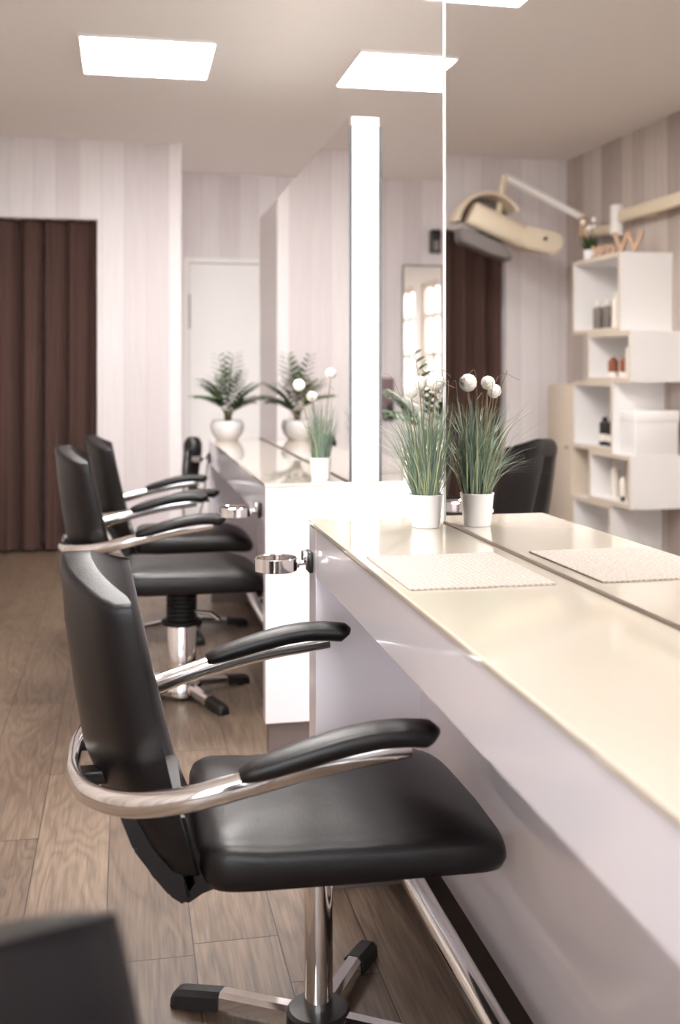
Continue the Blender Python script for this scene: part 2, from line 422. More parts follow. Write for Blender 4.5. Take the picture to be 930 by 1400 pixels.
# ------------------------------------------------------------------ styling stations
def station(name, label, X0, X1, Y0, Y1, ends, kp0, kp1, rail=True):
    t = thing(name, label, 'salon counter', (X0, Y0, 0))
    x = lambda v: v - X0
    y = lambda v: v - Y0
    finish('countertop', B(0, x(X1), 0, y(Y1), HC - .012, HC, .0025), M['cream'], t, smooth=False)
    bm = bmesh.new()
    box(bm, .002, .022, .012, y(Y1) - .012, .77, HC - .0125, .0015); box(bm, x(X1) - .022, x(X1) - .002, .012, y(Y1) - .012, .77, HC - .0125, .0015)
    finish('apron', bm, M['white_gloss'], t, smooth=False)
    finish('knee_panel', B(x(kp0), x(kp1), .06, y(Y1) - .06, .10, HC - .0125, .0015), M['white_gloss'], t, smooth=False)
    bm = B(x(kp0) + .012, x(kp1) - .012, .06, y(Y1) - .06, 0, .10)
    finish('plinth', bm, M['plinth'], t, smooth=False)
    for (a, b) in ends:
        e = finish('end_panel', B(.0015, x(X1) - .0015, y(a), y(b), .106, HC - .0125, .0015), M['white_gloss'], t, smooth=False)
        finish('end_plinth', B(.014, x(X1) - .014, y(a) + .012, y(b) - .002, 0, .106), M['plinth_grey'], e, smooth=False)
    if rail:
        bm = bmesh.new(); ya, yb = y(ends[0][1]) if len(ends) > 1 else .0, y(ends[-1][0])
        tube((x(.632), ya, .135), (x(.632), yb, .135), .025, 20, bm)
        r = finish('foot_rail', bm, M['chrome'], t)
        for yy in [q for q in (.6, 1.85, 3.4) if q < yb]:
            finish('rail_bracket', tube((x(.632), yy, .135), (x(kp0) + .01, yy, .135), .012, 12), M['chrome'], r)
    return t
station('styling_counter', 'long cream topped white counter beside the near chair', .456, 1.15, -.9, 2.73, [(2.63, 2.728)], .72, .89)
station('styling_counter', 'shorter cream topped white counter farther back with the white end panel', .456, 1.14, 3.60, 6.10, [(3.602, 3.66), (6.03, 6.098)], .72, .875)

def mirror_wall(name, label, X0, X1, Y0, Y1, zt, pivot=None, rz=0, two=True, profile_far=False, post=True):
    ox, oy = (X0, Y1) if pivot else (X0, Y0)
    t = thing(name, label, 'mirror', (ox, oy, HC + .0005), rz)
    y0, y1 = Y0 - oy, Y1 - oy; w = X1 - X0; z1 = zt - HC - .0005
    finish('core_panel', B(.0065, w - .0065, y0 + .002, y1 - .004, 0, z1, .002), M['post'], t, smooth=False)
    finish('mirror_glass', B(0, .006, y0, y1, 0, z1 - .001), [M['mirror']], t, smooth=False)
    if two: finish('mirror_glass', B(w - .006, w, y0, y1, 0, z1 - .001), M['mirror'], t, smooth=False)
    finish('base_strip', B(-.005, -.0002, y0, y1 - .007, 0, .004), M['base_line'], t, smooth=False)
    if profile_far:
        finish('edge_profile', B(-.003, .0, y1 - .006, y1, 0, z1, 0), M['alu'], t, smooth=False)
    else:
        bm = bmesh.new(); box(bm, -.002, .0075, y0 - .003, y0 - .0005, 0, z1 - .03); box(bm, w - .0075, w + .002, y0 - .003, y0 - .0005, 0, z1 - .03)
        finish('edge_strip', bm, M['mirror_edge'], t, smooth=False)
    return t
mirror_wall('mirror_partition', 'large frameless mirror standing on the near counter', .7716, .8766, -.8, 2.597, 2.6, True, radians(.7), profile_far=True)
mirror_wall('mirror_partition', 'mirror partition with a white end post standing on the far counter', .742, .850, 3.604, 6.09, 2.127)

# ------------------------------------------------------------------ chairs
def seat_mesh():
    bm = bmesh.new(); n = 72; rings = []
    def outline(ins, z, crown=0):
        pts = []
        for k in range(n):
            a = 2 * pi * k / n; e = 2 / 9.5
            cx = math.copysign(abs(cos(a)) ** e, cos(a)); sy = math.copysign(abs(sin(a)) ** e, sin(a))
            wy = .248 - ins
            x = cx * (.272 - ins) + .034
            if cx > 0: x += .014 * (1 - sy * sy) * cx          # bowed front edge
            wyy = wy * (1 - .035 * (cx < 0) * abs(cx))
            zz = z - .022 * max(0, (x - .17) / .13) ** 2 * (1 if z > .43 else .25)
            pts.append((x, sy * wyy, zz + .010 * (1 if z > .43 else 0) * (1 if x < -.1 else 0) * min(1, (-.1 - x) / .1)))
        return pts
    for ins, z in ((.05, .390), (.02, .391), (.006, .397), (0, .412), (.001, .442), (.006, .455), (.016, .463), (.035, .470), (.07, .4785), (.11, .484), (.16, .487), (.205, .488)):
        rings.append(outline(ins, z))
    loft(bm, rings)
    return bm

def back_mesh():
    bm = bmesh.new(); rings = []; m = 20
    def ring(z, half, thick, dx=0):
        x0 = -.345 + (.88 - z) * .235
        f = []; b = []
        for k in range(m + 1):
            s = -1 + 2 * k / m
            yy = s * half
            bow = (.080 - .045 * max(0, min(1, (.56 - z) / .15))) * (1 - (abs(s)) ** 1.9)
            th = thick * (.85 + .15 * (1 - s * s))
            # rounded vertical sides
            zz = z + max(0, (z - .60) / .30) ** 2 * .064 * (1 - sqrt(s * s + .02) ** 1.15)
            e = max(0, abs(s) - .95) / .05
            r = (.62 + .38 * sqrt(max(0, 1 - e * e))) * .5
            mid = x0 - bow - th * .5 + dx
            f.append((mid + th * r, yy, zz)); b.append((mid - th * r, yy, zz))
        return f + list(reversed(b))
    spec = [(.402, .165, .02), (.406, .178, .040), (.416, .188, .054), (.46, .200, .070), (.52, .209, .080), (.60, .216, .080), (.70, .221, .074), (.80, .225, .066), (.85, .226, .059), (.870, .226, .059), (.879, .2245, .0575), (.8845, .221, .053), (.887, .215, .045)]
    vs = loft(bm, [ring(*s) for s in spec], False, False)
    for rg in (vs[0], vs[-1]):
        for k in range(m): bm.faces.new((rg[k], rg[k + 1], rg[2 * m - k], rg[2 * m + 1 - k]))
    bmesh.ops.remove_doubles(bm, verts=bm.verts, dist=.0004)
    return bm

ARM = [(.112, .352, .673), (.06, .355, .665), (-.05, .358, .650), (-.165, .356, .626), (-.27, .340, .600), (-.36, .29, .580), (-.425, .19, .566), (-.452, .085, .560), (-.456, 0, .559)]
def arm_loop():
    pts = [p for p in catmull(ARM, 7) if p.x < .092]; pts = pts + [Vector((p.x, -p.y, p.z)) for p in reversed(pts[:-1])]
    return sweep(bmesh.new(), pts, .0135, .021, 14)
def arm_pad(s):
    pts = [p for p in catmull(ARM, 10) if p.x > -.19]
    d = (pts[0] - pts[1]).normalized()
    pts = [pts[0] + d * .016 + Vector((0, 0, -.006)), pts[0] + d * .013 + Vector((0, 0, -.003)), pts[0] + d * .007, pts[0]] + pts[1:]
    n = len(pts) - 1
    out = []
    for i, p in enumerate(pts):
        t = i / n
        out.append(Vector((p.x, s * p.y, p.z + .026 - .018 * max(0, .45 - t) / .45 - .010 * max(0, t - .55) / .45)))
    def sc(t):
        a = min(1, t / .10); b = min(1, (1 - t) / .45)
        return .42 + .58 * min(sqrt(1 - (1 - a) ** 2), .15 + .85 * sqrt(1 - (1 - b) ** 2))
    return sweep(bmesh.new(), out, .031, .020, 18, scale=sc, sq=.75)

def make_chair(label, slim, lift, loc, rz, legrot):
    t = thing('salon_chair', label, 'salon chair', loc, rz, 'black salon chairs along the counters')
    up = Vector((0, 0, lift))
    def part(name, bm, m, parent=t, lifted=True, angle=38):
        if lifted: bmesh.ops.translate(bm, verts=bm.verts, vec=up)
        return finish(name, bm, m, parent, angle=angle)
    part('seat', seat_mesh(), M['leather'], angle=60)
    part('backrest', back_mesh(), M['leather'], angle=60)
    # black bracket under the backrest, joined low down to the seat
    bm = prism([(-.375, .52), (-.350, .455), (-.318, .41), (-.290, .372), (-.262, .352), (-.252, .364), (-.268, .41), (-.290, .47), (-.318, .52)], 'y', -.175, .175)
    bmesh.ops.bevel(bm, geom=bm.edges[:], offset=.006, segments=2, affect='EDGES')
    bk = part('back_bracket', bm, M['plastic'])
    bm = prism([(-.285, .50), (-.262, .50), (-.242, .44), (-.225, .425), (-.150, .425), (-.150, .392), (-.232, .366), (-.255, .352), (-.262, .362), (-.245, .385), (-.255, .43)], 'y', -.16, .16)
    part('hinge_plate', bm, M['plastic'], bk)
    part('arm_loop', arm_loop(), M['chrome'], angle=60)
    for s in (-1, 1): part('armrest_pad', arm_pad(s), M['leather'], angle=60)
    for s in (-1, 1): part('loop_clamp', B(-.445, -.375, s * .09 - .02, s * .09 + .02, .548, .572, .004), M['plastic'])
    part('seat_plate', B(-.16, .16, -.12, .12, .368, .3915, .006), M['plastic'])
    # column
    if slim:
        bm = lathe([(.027, .04), (.0275, .10), (.0275, .376 + lift)], 28)
        c = finish('column', bm, M['chrome'], t)
        finish('column_collar', lathe([(.040, .33 + lift), (.048, .335 + lift), (.048, .374 + lift), (.044, .377 + lift)], 28), M['plastic'], c)
    else:
        c = finish('column', lathe([(.056, .04), (.056, .29), (.053, .295)], 32), M['chrome'], t)
        prof = [(.075, .285), (.078, .290), (.078, .300), (.060, .304)]
        z = .306
        while z < .37 + lift:
            prof += [(.0585, z), (.0605, z + .006), (.0585, z + .012), (.0555, z + .0145)]; z += .0165
        prof += [(.05, .377 + lift)]
        finish('bellows', lathe(prof, 32), M['rubber'], c)
        finish('pump_lever', sweep(bmesh.new(), [(.05, -.03, .335), (.11, -.07, .335), (.14, -.10, .315)], .008, n=10), M['chrome'], c)
    # cross base
    finish('base_hub', lathe([(.056, .012), (.062, .016), (.062, .048), (.056, .054), (.03, .056)] if slim else [(.07, .012), (.078, .016), (.078, .055), (.066, .075), (.05, .082), (.03, .083)], 32), M['chrome' if not slim else 'plastic'], t)
    for k in range(4):
        a = legrot + k * pi / 2
        R = Matrix.Rotation(a, 4, 'Z')
        prof = [(-.020, 0), (-.018, .022), (-.010, .030), (.010, .030), (.018, .022), (.020, 0)]
        rings = [[R @ Vector((r, p[0] * w, p[1] + zz)) for p in prof] for r, zz, w in ((.045, .020 if slim else .036, 1.05), (.20, .018, .98), (.215, .016, .97))]
        bm = bmesh.new(); loft(bm, rings); lg = finish('leg', bm, M['chrome'], t)
        prof2 = [(p[0] * 1.16, p[1] * 1.12 - .0015) for p in prof]
        rings = [[R @ Vector((r, p[0] * w, max(.0, p[1] * h + zz))) for p in prof2] for r, zz, w, h in ((.205, .016, 1, 1), (.29, .006, 1, .98), (.303, .004, .96, .9), (.311, .003, .75, .6))]
        bm = bmesh.new(); loft(bm, rings)
        rings = [[R @ Vector((.275 + .015 * cos(q), .015 * sin(q), z)) for q in [2 * pi * i / 12 for i in range(12)]] for z in (0, .012)]
        loft(bm, rings)
        finish('foot_cap', bm, M['rubber'], lg)
    return t
make_chair('black leather salon chair on a slim chrome column, nearest whole chair at the cream counter', True, 0, (.365, 2.07, 0), radians(0), radians(59))
make_chair('black leather salon chair on a thick bellows column, second from the near one', False, .05, (.22, 4.33, 0), radians(1), radians(27))
make_chair('rearmost black leather salon chair at the far counter by the hair dryer', False, .025, (.295, 5.42, 0), radians(0), radians(10))
make_chair('blurred black salon chair whose backrest corner fills the bottom left foreground', True, .006, (.290, .493, 0), radians(-13), radians(20))

# ------------------------------------------------------------------ dryer holders and hair dryer
def holder(Y, label, first=[]):
    loc = (.456, Y, .795)
    if first: return dup(first[0], loc, 0, label)
    t = thing('dryer_mount', label, 'dryer holder', loc, 0, 'chrome dryer rings on the counter fronts')
    bm = bmesh.new(); cx = -.088; rings = []
    for k in range(40):
        a = 2 * pi * k / 40
        rings.append([(cx + r * cos(a), r * sin(a), z) for r, z in ((.050, -.017), (.053, -.015), (.053, .015), (.050, .017), (.048, .015), (.048, -.015))])
    rings.append(rings[0]); loft(bm, rings, False, False); bmesh.ops.remove_doubles(bm, verts=bm.verts, dist=1e-5)
    finish('ring', bm, M['chrome'], t)
    bm = tube((-.036, 0, 0), (-.004, 0, .0), .006); box(bm, -.040, -.030, -.010, .010, -.010, .010, .002)
    finish('arm', bm, M['chrome'], t)
    bm = B(-.010, 0, -.028, .028, -.022, .03, .003)
    br = finish('bracket', bm, M['plastic'], t)
    bm = B(-.022, -.010, -.020, .022, .002, .030, .003)
    finish('clamp_screw', bm, M['chrome'], br)
    first.append(t); return t
holder(2.69, 'chrome dryer ring on the near counter front, in front of the white end panel')
holder(3.72, 'chrome dryer ring on the far counter front just beyond the white end panel')
holder(6.03, 'chrome dryer ring at the far end of the far counter, holding the black hair dryer')
t = thing('hair_dryer', 'black hair dryer hanging nozzle down in the farthest chrome ring', 'hair dryer', (.368, 6.03, .79))
bm = bmesh.new()
sweep(bm, [(0, 0, -.16), (0, 0, -.10), (0, 0, -.03), (0, 0, .01), (0, 0, .05), (0, 0, .09), (0, 0, .115), (0, 0, .125)], .05, n=24, scale=lambda q: [.44, .56, .78, .90, 1.0, .98, .72, .42][round(q * 7)])
finish('body', bm, M['plastic'], t)
finish('nozzle', lathe([(.020, -.21), (.024, -.205), (.028, -.155), (.024, -.15)], 24), M['rubber'], t)
finish('trim_ring', lathe([(.046, -.001), (.0475, .001), (.0475, .009), (.046, .011)], 24), M['grey'], t)
bm = sweep(bmesh.new(), catmull([(-.02, -.02, .06), (-.035, -.07, .03), (-.045, -.11, -.03), (-.048, -.135, -.09)], 5), .019, .015, 12)
hd = finish('handle', bm, M['plastic'], t)
finish('cord', sweep(bmesh.new(), catmull([(-.048, -.135, -.09), (-.06, -.13, -.19), (-.05, -.10, -.30), (.0, -.05, -.34), (.05, .0, -.25), (.082, .02, -.02)], 8), .004, n=8), M['plastic'], hd)

# ------------------------------------------------------------------ plants
LIM = [9]
def lim(p):
    if p.x > LIM[0] - .012: p.x = LIM[0] - .012 + .011 * (1 - math.exp(-(p.x - LIM[0] + .012) / .03))
    return p
def blade(bm, base, az, h, lean, curl, w, mi=0, seg=7):
    d = Vector((cos(az), sin(az), 0)); side = Vector((-sin(az), cos(az), 0))
    L = []
    for k in range(seg + 1):
        t = k / seg
        r = lean * t + curl * t ** 3
        z = h * (t - .32 * max(0, curl) / max(h, .01) * t ** 3)
        p = Vector(base) + d * r + Vector((0, 0, z))
        ww = w * (1 - t ** 1.6) + .0002
        L.append((lim(p - side * ww), lim(p + d * ww * .5), lim(p + side * ww)))
    vs = [[bm.verts.new(q) for q in l] for l in L]
    for a, b in zip(vs, vs[1:]):
        for k in range(2):
            bm.faces.new((a[k], a[k + 1], b[k + 1], b[k])).material_index = mi

def grass_pot(label, loc, s, h, nbl, balls, seed, rz=0, spread=1.0, lx=.058):
    r = random.Random(seed)
    LIM[0] = lx
    t = thing('grass_plant', label, 'potted plant', loc, rz, 'white pots of grass with white flower balls')
    finish('pot', lathe([(.030 * s, 0), (.0325 * s, .002), (.0335 * s, .01), (.0405 * s, .076 * s), (.042 * s, .078 * s), (.041 * s, .080 * s), (.038 * s, .078 * s), (.036 * s, .066 * s)], 36), M['pot'], t)
    finish('soil', lathe([(.0375 * s, .060 * s), (.0365 * s, .068 * s), (.0, .072 * s)][:2] + [(.001, .071 * s)], 24), M['soil'], t)
    bm = bmesh.new()
    for k in range(nbl):
        a = r.uniform(0, 2 * pi); rr = sqrt(r.random()) * .030 * s
        az = a + r.gauss(0, .5)
        hh = h * r.uniform(.45, 1.0); lean = r.uniform(.0, .055) * spread * (rr / (.03 * s) + .3)
        curl = max(0, r.gauss(.02, .03)) * spread
        if r.random() < .2: curl += r.uniform(.05, .11) * spread
        blade(bm, (rr * cos(a), rr * sin(a), .066 * s), az, hh, lean, curl, r.uniform(.0011, .0021), 1 if r.random() < .24 else 0)
    finish('grass', bm, [M['grass'], M['grass_pale']], t)
    for (bx, by, bz, br) in balls:
        bm = sweep(bmesh.new(), catmull([(bx * .15, by * .15, .066 * s), (bx * .5, by * .5, bz * .5), (bx, by, bz)], 6), .0012, n=6)
        st = finish('flower_stem', bm, M['stem'], t)
        bm = bmesh.new(); bmesh.ops.create_icosphere(bm, subdivisions=4, radius=br)
        for v in bm.verts: v.co = v.co * (1 + r.uniform(-.06, .05)) + Vector((bx, by, bz))
        finish('flower_ball', bm, M['ball'], st)
    bm = bmesh.new()
    for k in range(7):
        a = r.uniform(0, 6.28); q = r.uniform(.03, .09) * spread; z = h * r.uniform(.95, 1.25) + .06
        sweep(bm, [lim(v) for v in catmull([(0, 0, .066 * s), (q * .35 * cos(a), q * .35 * sin(a), z * .6), (q * cos(a), q * sin(a), z), (q * 1.5 * cos(a + .3), q * 1.5 * sin(a + .3), z * .98)], 5)], .0006, n=5)
    finish('dry_stalk', bm, M['stem'], t)
    return t
grass_pot('pot of blue green grass with white flower balls on the near counter against the mirror', (.708, 2.535, HC), 1.0, .255, 360,
          [(.024, -.002, .345, .021), (-.02, -.02, .345, .0165), (-.04, -.01, .325, .0165)], 11, spread=1.15)
grass_pot('pot of grass with white flower balls on the far counter beside the white post', (.665, 3.73, HC), .95, .24, 170,
          [(-.075, .0, .325, .021), (-.025, .03, .285, .019), (.035, -.01, .365, .019)], 23, spread=.8, lx=.07)

def frond(bm, base, az, L, rise, droop, leaf, nl=13, mi=0):
    d = Vector((cos(az), sin(az), 0)); side = Vector((-sin(az), cos(az), 0)); pts = []
    for k in range(nl + 1):
        t = k / nl; pts.append(Vector(base) + d * (L * t * (.45 + .55 * t)) + Vector((0, 0, rise * t - droop * t ** 2.2)))
    pts = [lim(p) for p in pts]
    sweep(bm, pts, .0016, n=5, mi=1)
    for k in range(3, nl + 1):
        t = k / nl; p = pts[k]; f = (pts[k] - pts[k - 1]).normalized()
        ll = leaf * (1 - .55 * abs(t - .6) / .6)
        for s in (-1, 1):
            dr = (f * .75 + side * s * .8 + Vector((0, 0, -.12))).normalized()
            wv = dr.cross(Vector((0, 0, 1))).normalized() * (ll * .13)
            a = [p, p + dr * ll * .35 + wv, p + dr * ll * .75 + wv * .7 - Vector((0, 0, ll * .08)), p + dr * ll - Vector((0, 0, ll * .2)), p + dr * ll * .75 - wv * .7 - Vector((0, 0, ll * .08)), p + dr * ll * .35 - wv]
            vs = [bm.verts.new(lim(q)) for q in a]; mid = [bm.verts.new(p + dr * ll * .35 + Vector((0, 0, ll * .03))), bm.verts.new(p + dr * ll * .75 - Vector((0, 0, ll * .05)))]
            for q in ((vs[0], vs[1], mid[0]), (vs[0], mid[0], vs[5]), (vs[1], vs[2], mid[1], mid[0]), (vs[5], mid[0], mid[1], vs[4]), (vs[2], vs[3], mid[1]), (vs[4], mid[1], vs[3])):
                bm.faces.new(q).material_index = mi

def palm_pot(label, loc, s, seed, n=11, group=None, lx=9):
    r = random.Random(seed)
    LIM[0] = lx
    t = thing('potted_palm', label, 'potted plant', loc, 0, group)
    pr = [(.050, 0), (.056, .003), (.078, .03), (.090, .06), (.090, .085), (.080, .105), (.076, .108), (.073, .104), (.080, .085), (.078, .075)]
    finish('pot', lathe([(a * s, b * s) for a, b in pr], 40), M['pot'], t)
    finish('soil', lathe([(.080 * s, .07 * s), (.079 * s, .085 * s), (.001, .09 * s)], 24), M['soil'], t)
    bm = bmesh.new()
    for k in range(9):
        a = r.uniform(0, 6.28); q = r.uniform(.005, .022) * s
        sweep(bm, [(q * cos(a), q * sin(a), .085 * s), (q * 1.4 * cos(a), q * 1.4 * sin(a), .16 * s)], .0045 * s, n=7)
    finish('stem', bm, M['palm_stem'], t)
    bm = bmesh.new()
    for k in range(n + 6):
        az = 2.4 * k + r.uniform(-.3, .3); q = (k % 4) / 3
        frond(bm, (.012 * cos(az), .012 * sin(az), r.uniform(.10, .14) * s), az, (.165 - .07 * q + r.uniform(-.02, .02)) * s, (.17 + .17 * q + r.uniform(-.02, .03)) * s, (.06 - .03 * q) * s, r.uniform(.085, .125) * s, 10)
    finish('fronds', bm, [M['palm'], M['palm_stem']], t)
    return t
palm_pot('small green palm in a round white pot at the far end of the far counter', (.548, 5.96, HC), 1.0, 4, lx=.19)
palm_pot('green palm half hidden behind the near grass pot, beyond the white post', (1.10, 3.90, HC), 1.0, 9, 7)

LIM[0] = 9
# ------------------------------------------------------------------ placemat
bm = bmesh.new(); nx, ny = 24, 28; X0, X1, Y0, Y1 = -.132, .132, -.168, .168
def rr(u, v): return (X0 + (X1 - X0) * u, Y0 + (Y1 - Y0) * v)
lo = [[bm.verts.new((*rr(i / nx, j / ny), .0)) for i in range(nx + 1)] for j in range(ny + 1)]
hi = [[bm.verts.new((*rr(i / nx, j / ny), .003 + .0006 * ((i + j) % 2))) for i in range(nx + 1)] for j in range(ny + 1)]
for j in range(ny):
    for i in range(nx):
        bm.faces.new((hi[j][i], hi[j][i + 1], hi[j + 1][i + 1], hi[j + 1][i])); bm.faces.new((lo[j][i], lo[j + 1][i], lo[j + 1][i + 1], lo[j][i + 1]))
for i in range(nx):
    bm.faces.new((lo[0][i], lo[0][i + 1], hi[0][i + 1], hi[0][i])); bm.faces.new((lo[ny][i + 1], lo[ny][i], hi[ny][i], hi[ny][i + 1]))
for j in range(ny):
    bm.faces.new((lo[j + 1][0], lo[j][0], hi[j][0], hi[j + 1][0])); bm.faces.new((lo[j][nx], lo[j + 1][nx], hi[j + 1][nx], hi[j][nx]))
tag(finish('placemat', bm, M['mat'], loc=(.606, 1.968, HC + .0004)), 'woven pale beige placemat lying on the near counter', 'placemat')

# ------------------------------------------------------------------ staggered cube shelf on the left wall (seen in the mirror)
SX0, SX1 = XL + .002, -1.567
boxes = [(6.417, 6.985, 0, .427, 'lowest white shelf cube holding a blue jar, standing on the floor'),
         (6.155, 6.734, .427, .755, 'white shelf cube second from the floor, jutting towards the camera'),
         (6.388, 6.985, .755, 1.205, 'middle white shelf cube holding black bottles'),
         (6.155, 6.756, 1.205, 1.52, 'white shelf cube second from the top, holding copper bottles'),
         (6.288, 6.985, 1.52, 2.015, 'topmost white shelf cube with the plant and letters on it')]
bt = .028
for (y0, y1, z0, z1, lb) in boxes:
    z0 += .0004
    t = thing('shelf_cube', lb, 'shelf', (SX0, y0, z0), 0, 'staggered white shelf cubes')
    w, l, h = SX1 - SX0, y1 - y0, z1 - z0
    bm = bmesh.new(); b0 = .010
    box(bm, b0, w, 0, l, 0, bt, 0); box(bm, b0, w, 0, l, h - bt, h, 0); box(bm, b0, w, 0, bt, bt, h - bt, 0); box(bm, b0, w, l - bt, l, bt, h - bt, 0)
    bmesh.ops.recalc_face_normals(bm, faces=bm.faces)
    for f in bm.faces:
        if f.normal.x > .9: f.material_index = 1
    finish('carcass', bm, [M['shelf'], M['shelf_edge']], t, smooth=False)
    finish('back_board', B(0, .010, 0, l, 0, h), M['shelf'], t, smooth=False)

def bottle(label, x, y, z, prof, m, cap=None, capm=None, name='bottle', group=None, cat='bottle'):
    t = thing(name, label, cat, (x, y, z + .0008), 0, group)
    finish('body', lathe(prof, 24), m, t)
    if cap: finish('cap', lathe(cap, 20), capm, t)
    return t
def cyl(r, h, neck=.35): return [(r * .94, 0), (r, .004), (r, h * .86), (r * .9, h * .93), (r * neck, h * .96), (r * neck, h)]
def capp(r, h, e): return [(r, h - .004), (r * 1.05, h), (r * 1.05, h + e), (r * .8, h + e + .003)]
zt = 1.52 + bt
for (y, m, hh, lb) in ((6.80, 'bott_grey', .16, 'grey bottle on the topmost shelf cube, farthest from the camera'), (6.66, 'bott_grey', .16, 'grey bottle in the topmost cube between the two others'),
                       (6.53, 'bott_white', .20, 'tall white bottle in the topmost shelf cube'), (6.40, 'bott_grey', .18, 'grey bottle in the topmost cube nearest its side wall')):
    bottle(lb, SX1 - .10, y, zt, cyl(.034, hh), M[m], capp(.014, hh, .03), M['bott_white'], group='bottles in the topmost cube')
zt = 1.205 + bt
for (y, lb) in ((6.56, 'copper brown bottle with a white foot, left one of two in the mirror'), (6.40, 'copper brown bottle with a white foot, beside the tall white box')):
    bottle(lb, SX1 - .09, y, zt + 0, [(.030, 0), (.033, .003), (.033, .032), (.031, .034)], M['bott_white'], [(.031, .034), (.033, .037), (.033, .105), (.020, .118), (.016, .128)], M['copper'], group='copper bottles')
bm = B(-.03, .03, -.026, .026, 0, .185, .003)
t = thing('product_box', 'tall slim white box beside the copper bottles', 'box', (SX1 - .075, 6.285, zt + .0008)); finish('carton', bm, M['bott_white'], t); finish('lid_flap', B(-.03, .03, -.026, .026, .1855, .19, .001), M['shelf'], t)
zt = .755 + bt
for (y, hh, lb) in ((6.70, .165, 'black bottle in the middle shelf cube, farther from the camera'), (6.59, .165, 'black bottle in the middle shelf cube beside the small black jar')):
    b = bottle(lb, SX1 - .10, y, zt, cyl(.036, hh, .5), M['plastic'], capp(.017, hh, .02), M['plastic'], group='black bottles in the middle cube')
    bm = bmesh.new()
    rings = [[(q * cos(a), q * sin(a), z) for q in (.0362, .0368)] for z in (.03, .09) for a in ()]
    bm.free()
    finish('paper_label', lathe([(.0363, .03), (.0366, .031), (.0366, .075), (.0363, .076)], 24), M['bott_white'], b)
bottle('small squat black jar beside the black bottles', SX1 - .09, 6.485, zt, [(.030, 0), (.032, .003), (.032, .05), (.030, .053)], M['plastic'], [(.033, .0535), (.034, .056), (.034, .072), (.031, .075)], M['plastic'], name='jar', cat='jar')
zt = .427 + bt
bottle('slim white bottle in the jutting lower shelf cube', SX1 - .11, 6.57, zt, cyl(.030, .20), M['bott_white'], capp(.013, .20, .03), M['bott_white'])
t = thing('frame_stand', 'beige framed card standing in the jutting lower shelf cube', 'picture frame', (SX1 - .13, 6.36, zt + .0008))
bm = bmesh.new()
for (a, b, c, d) in ((-.085, .085, 0, .018), (-.085, .085, .212, .23), (-.085, -.067, .018, .212), (.067, .085, .018, .212)): box(bm, -.008, .008, a, b, c, d)
finish('frame', bm, M['beige'], t, smooth=False); finish('card', B(-.004, .004, -.067, .067, .018, .212), M['shelf_edge'], t, smooth=False)
bottle('small white tube with a dark cap in front of the beige framed card', SX1 - .06, 6.37, zt, [(.014, .028), (.020, .03), (.020, .13), (.006, .15)], M['bott_white'], [(.012, 0), (.0125, .002), (.0125, .0275), (.011, .028)], M['plastic'], name='tube')
bottle('dark blue jar in the lowest shelf cube', SX1 - .10, 6.50, bt, [(.045, 0), (.055, .006), (.055, .05), (.03, .085)], M['blue'], [(.022, .0855), (.024, .088), (.024, .115), (.02, .118)], M['blue'], name='jar', cat='jar')
# white box on the ledge of the jutting lower cube
t = thing('storage_box', 'white box on the ledge of the lower shelf cube, against the middle cube', 'box', (SX0 + .03, 6.165, .7555 + .0004))
finish('box_body', B(0, .285, 0, .20, 0, .27, .004), M['shelf'], t); finish('box_lid', B(-.004, .289, -.004, .204, .205, .274, .003), M['post'], t)
# cabinet beside the shelf
t = thing('side_cabinet', 'narrow beige cabinet on the floor between the cube shelf and the curtain wall', 'cabinet', (SX0, 6.99, 0))
finish('body', B(0, .34, 0, .42, .0, 1.18, .004), M['beige'], t); d = finish('cabinet_door', B(.341, .36, .004, .416, .06, 1.17, .003), M['beige'], t)
finish('knob', tube((.36, .05, .75), (.385, .05, .75), .011), M['chrome'], d)

# shelf-top plant and letters
t = thing('potted_flowers', 'small plant with white flower balls in a white pot on top of the cube shelf', 'potted plant', (SX1 - .09, 6.90, 2.0152))
finish('pot', lathe([(.035, 0), (.04, .003), (.048, .075), (.044, .076), (.042, .06)], 28), M['pot'], t)
finish('soil', lathe([(.0425, .055), (.041, .066), (.001, .068)], 20), M['soil'], t)
bm = bmesh.new()
for k in range(110):
    a = rnd.uniform(0, 6.28); q = sqrt(rnd.random()) * .035
    blade(bm, (q * cos(a), q * sin(a), .062), a + rnd.gauss(0, .6), rnd.uniform(.06, .15), rnd.uniform(0, .05), rnd.uniform(0, .02), .004)
finish('leaves', bm, M['palm'], t)
for (bx, by, bz) in ((.03, .05, .27), (-.02, -.01, .28), (.03, -.05, .22), (-.04, .03, .24)):
    st = finish('flower_stem', sweep(bmesh.new(), [(bx * .2, by * .2, .06), (bx, by, bz)], .0014, n=6), M['stem'], t)
    bm = bmesh.new(); bmesh.ops.create_icosphere(bm, subdivisions=3, radius=.019); bmesh.ops.translate(bm, verts=bm.verts, vec=(bx, by, bz)); finish('flower_ball', bm, M['ball'], st)

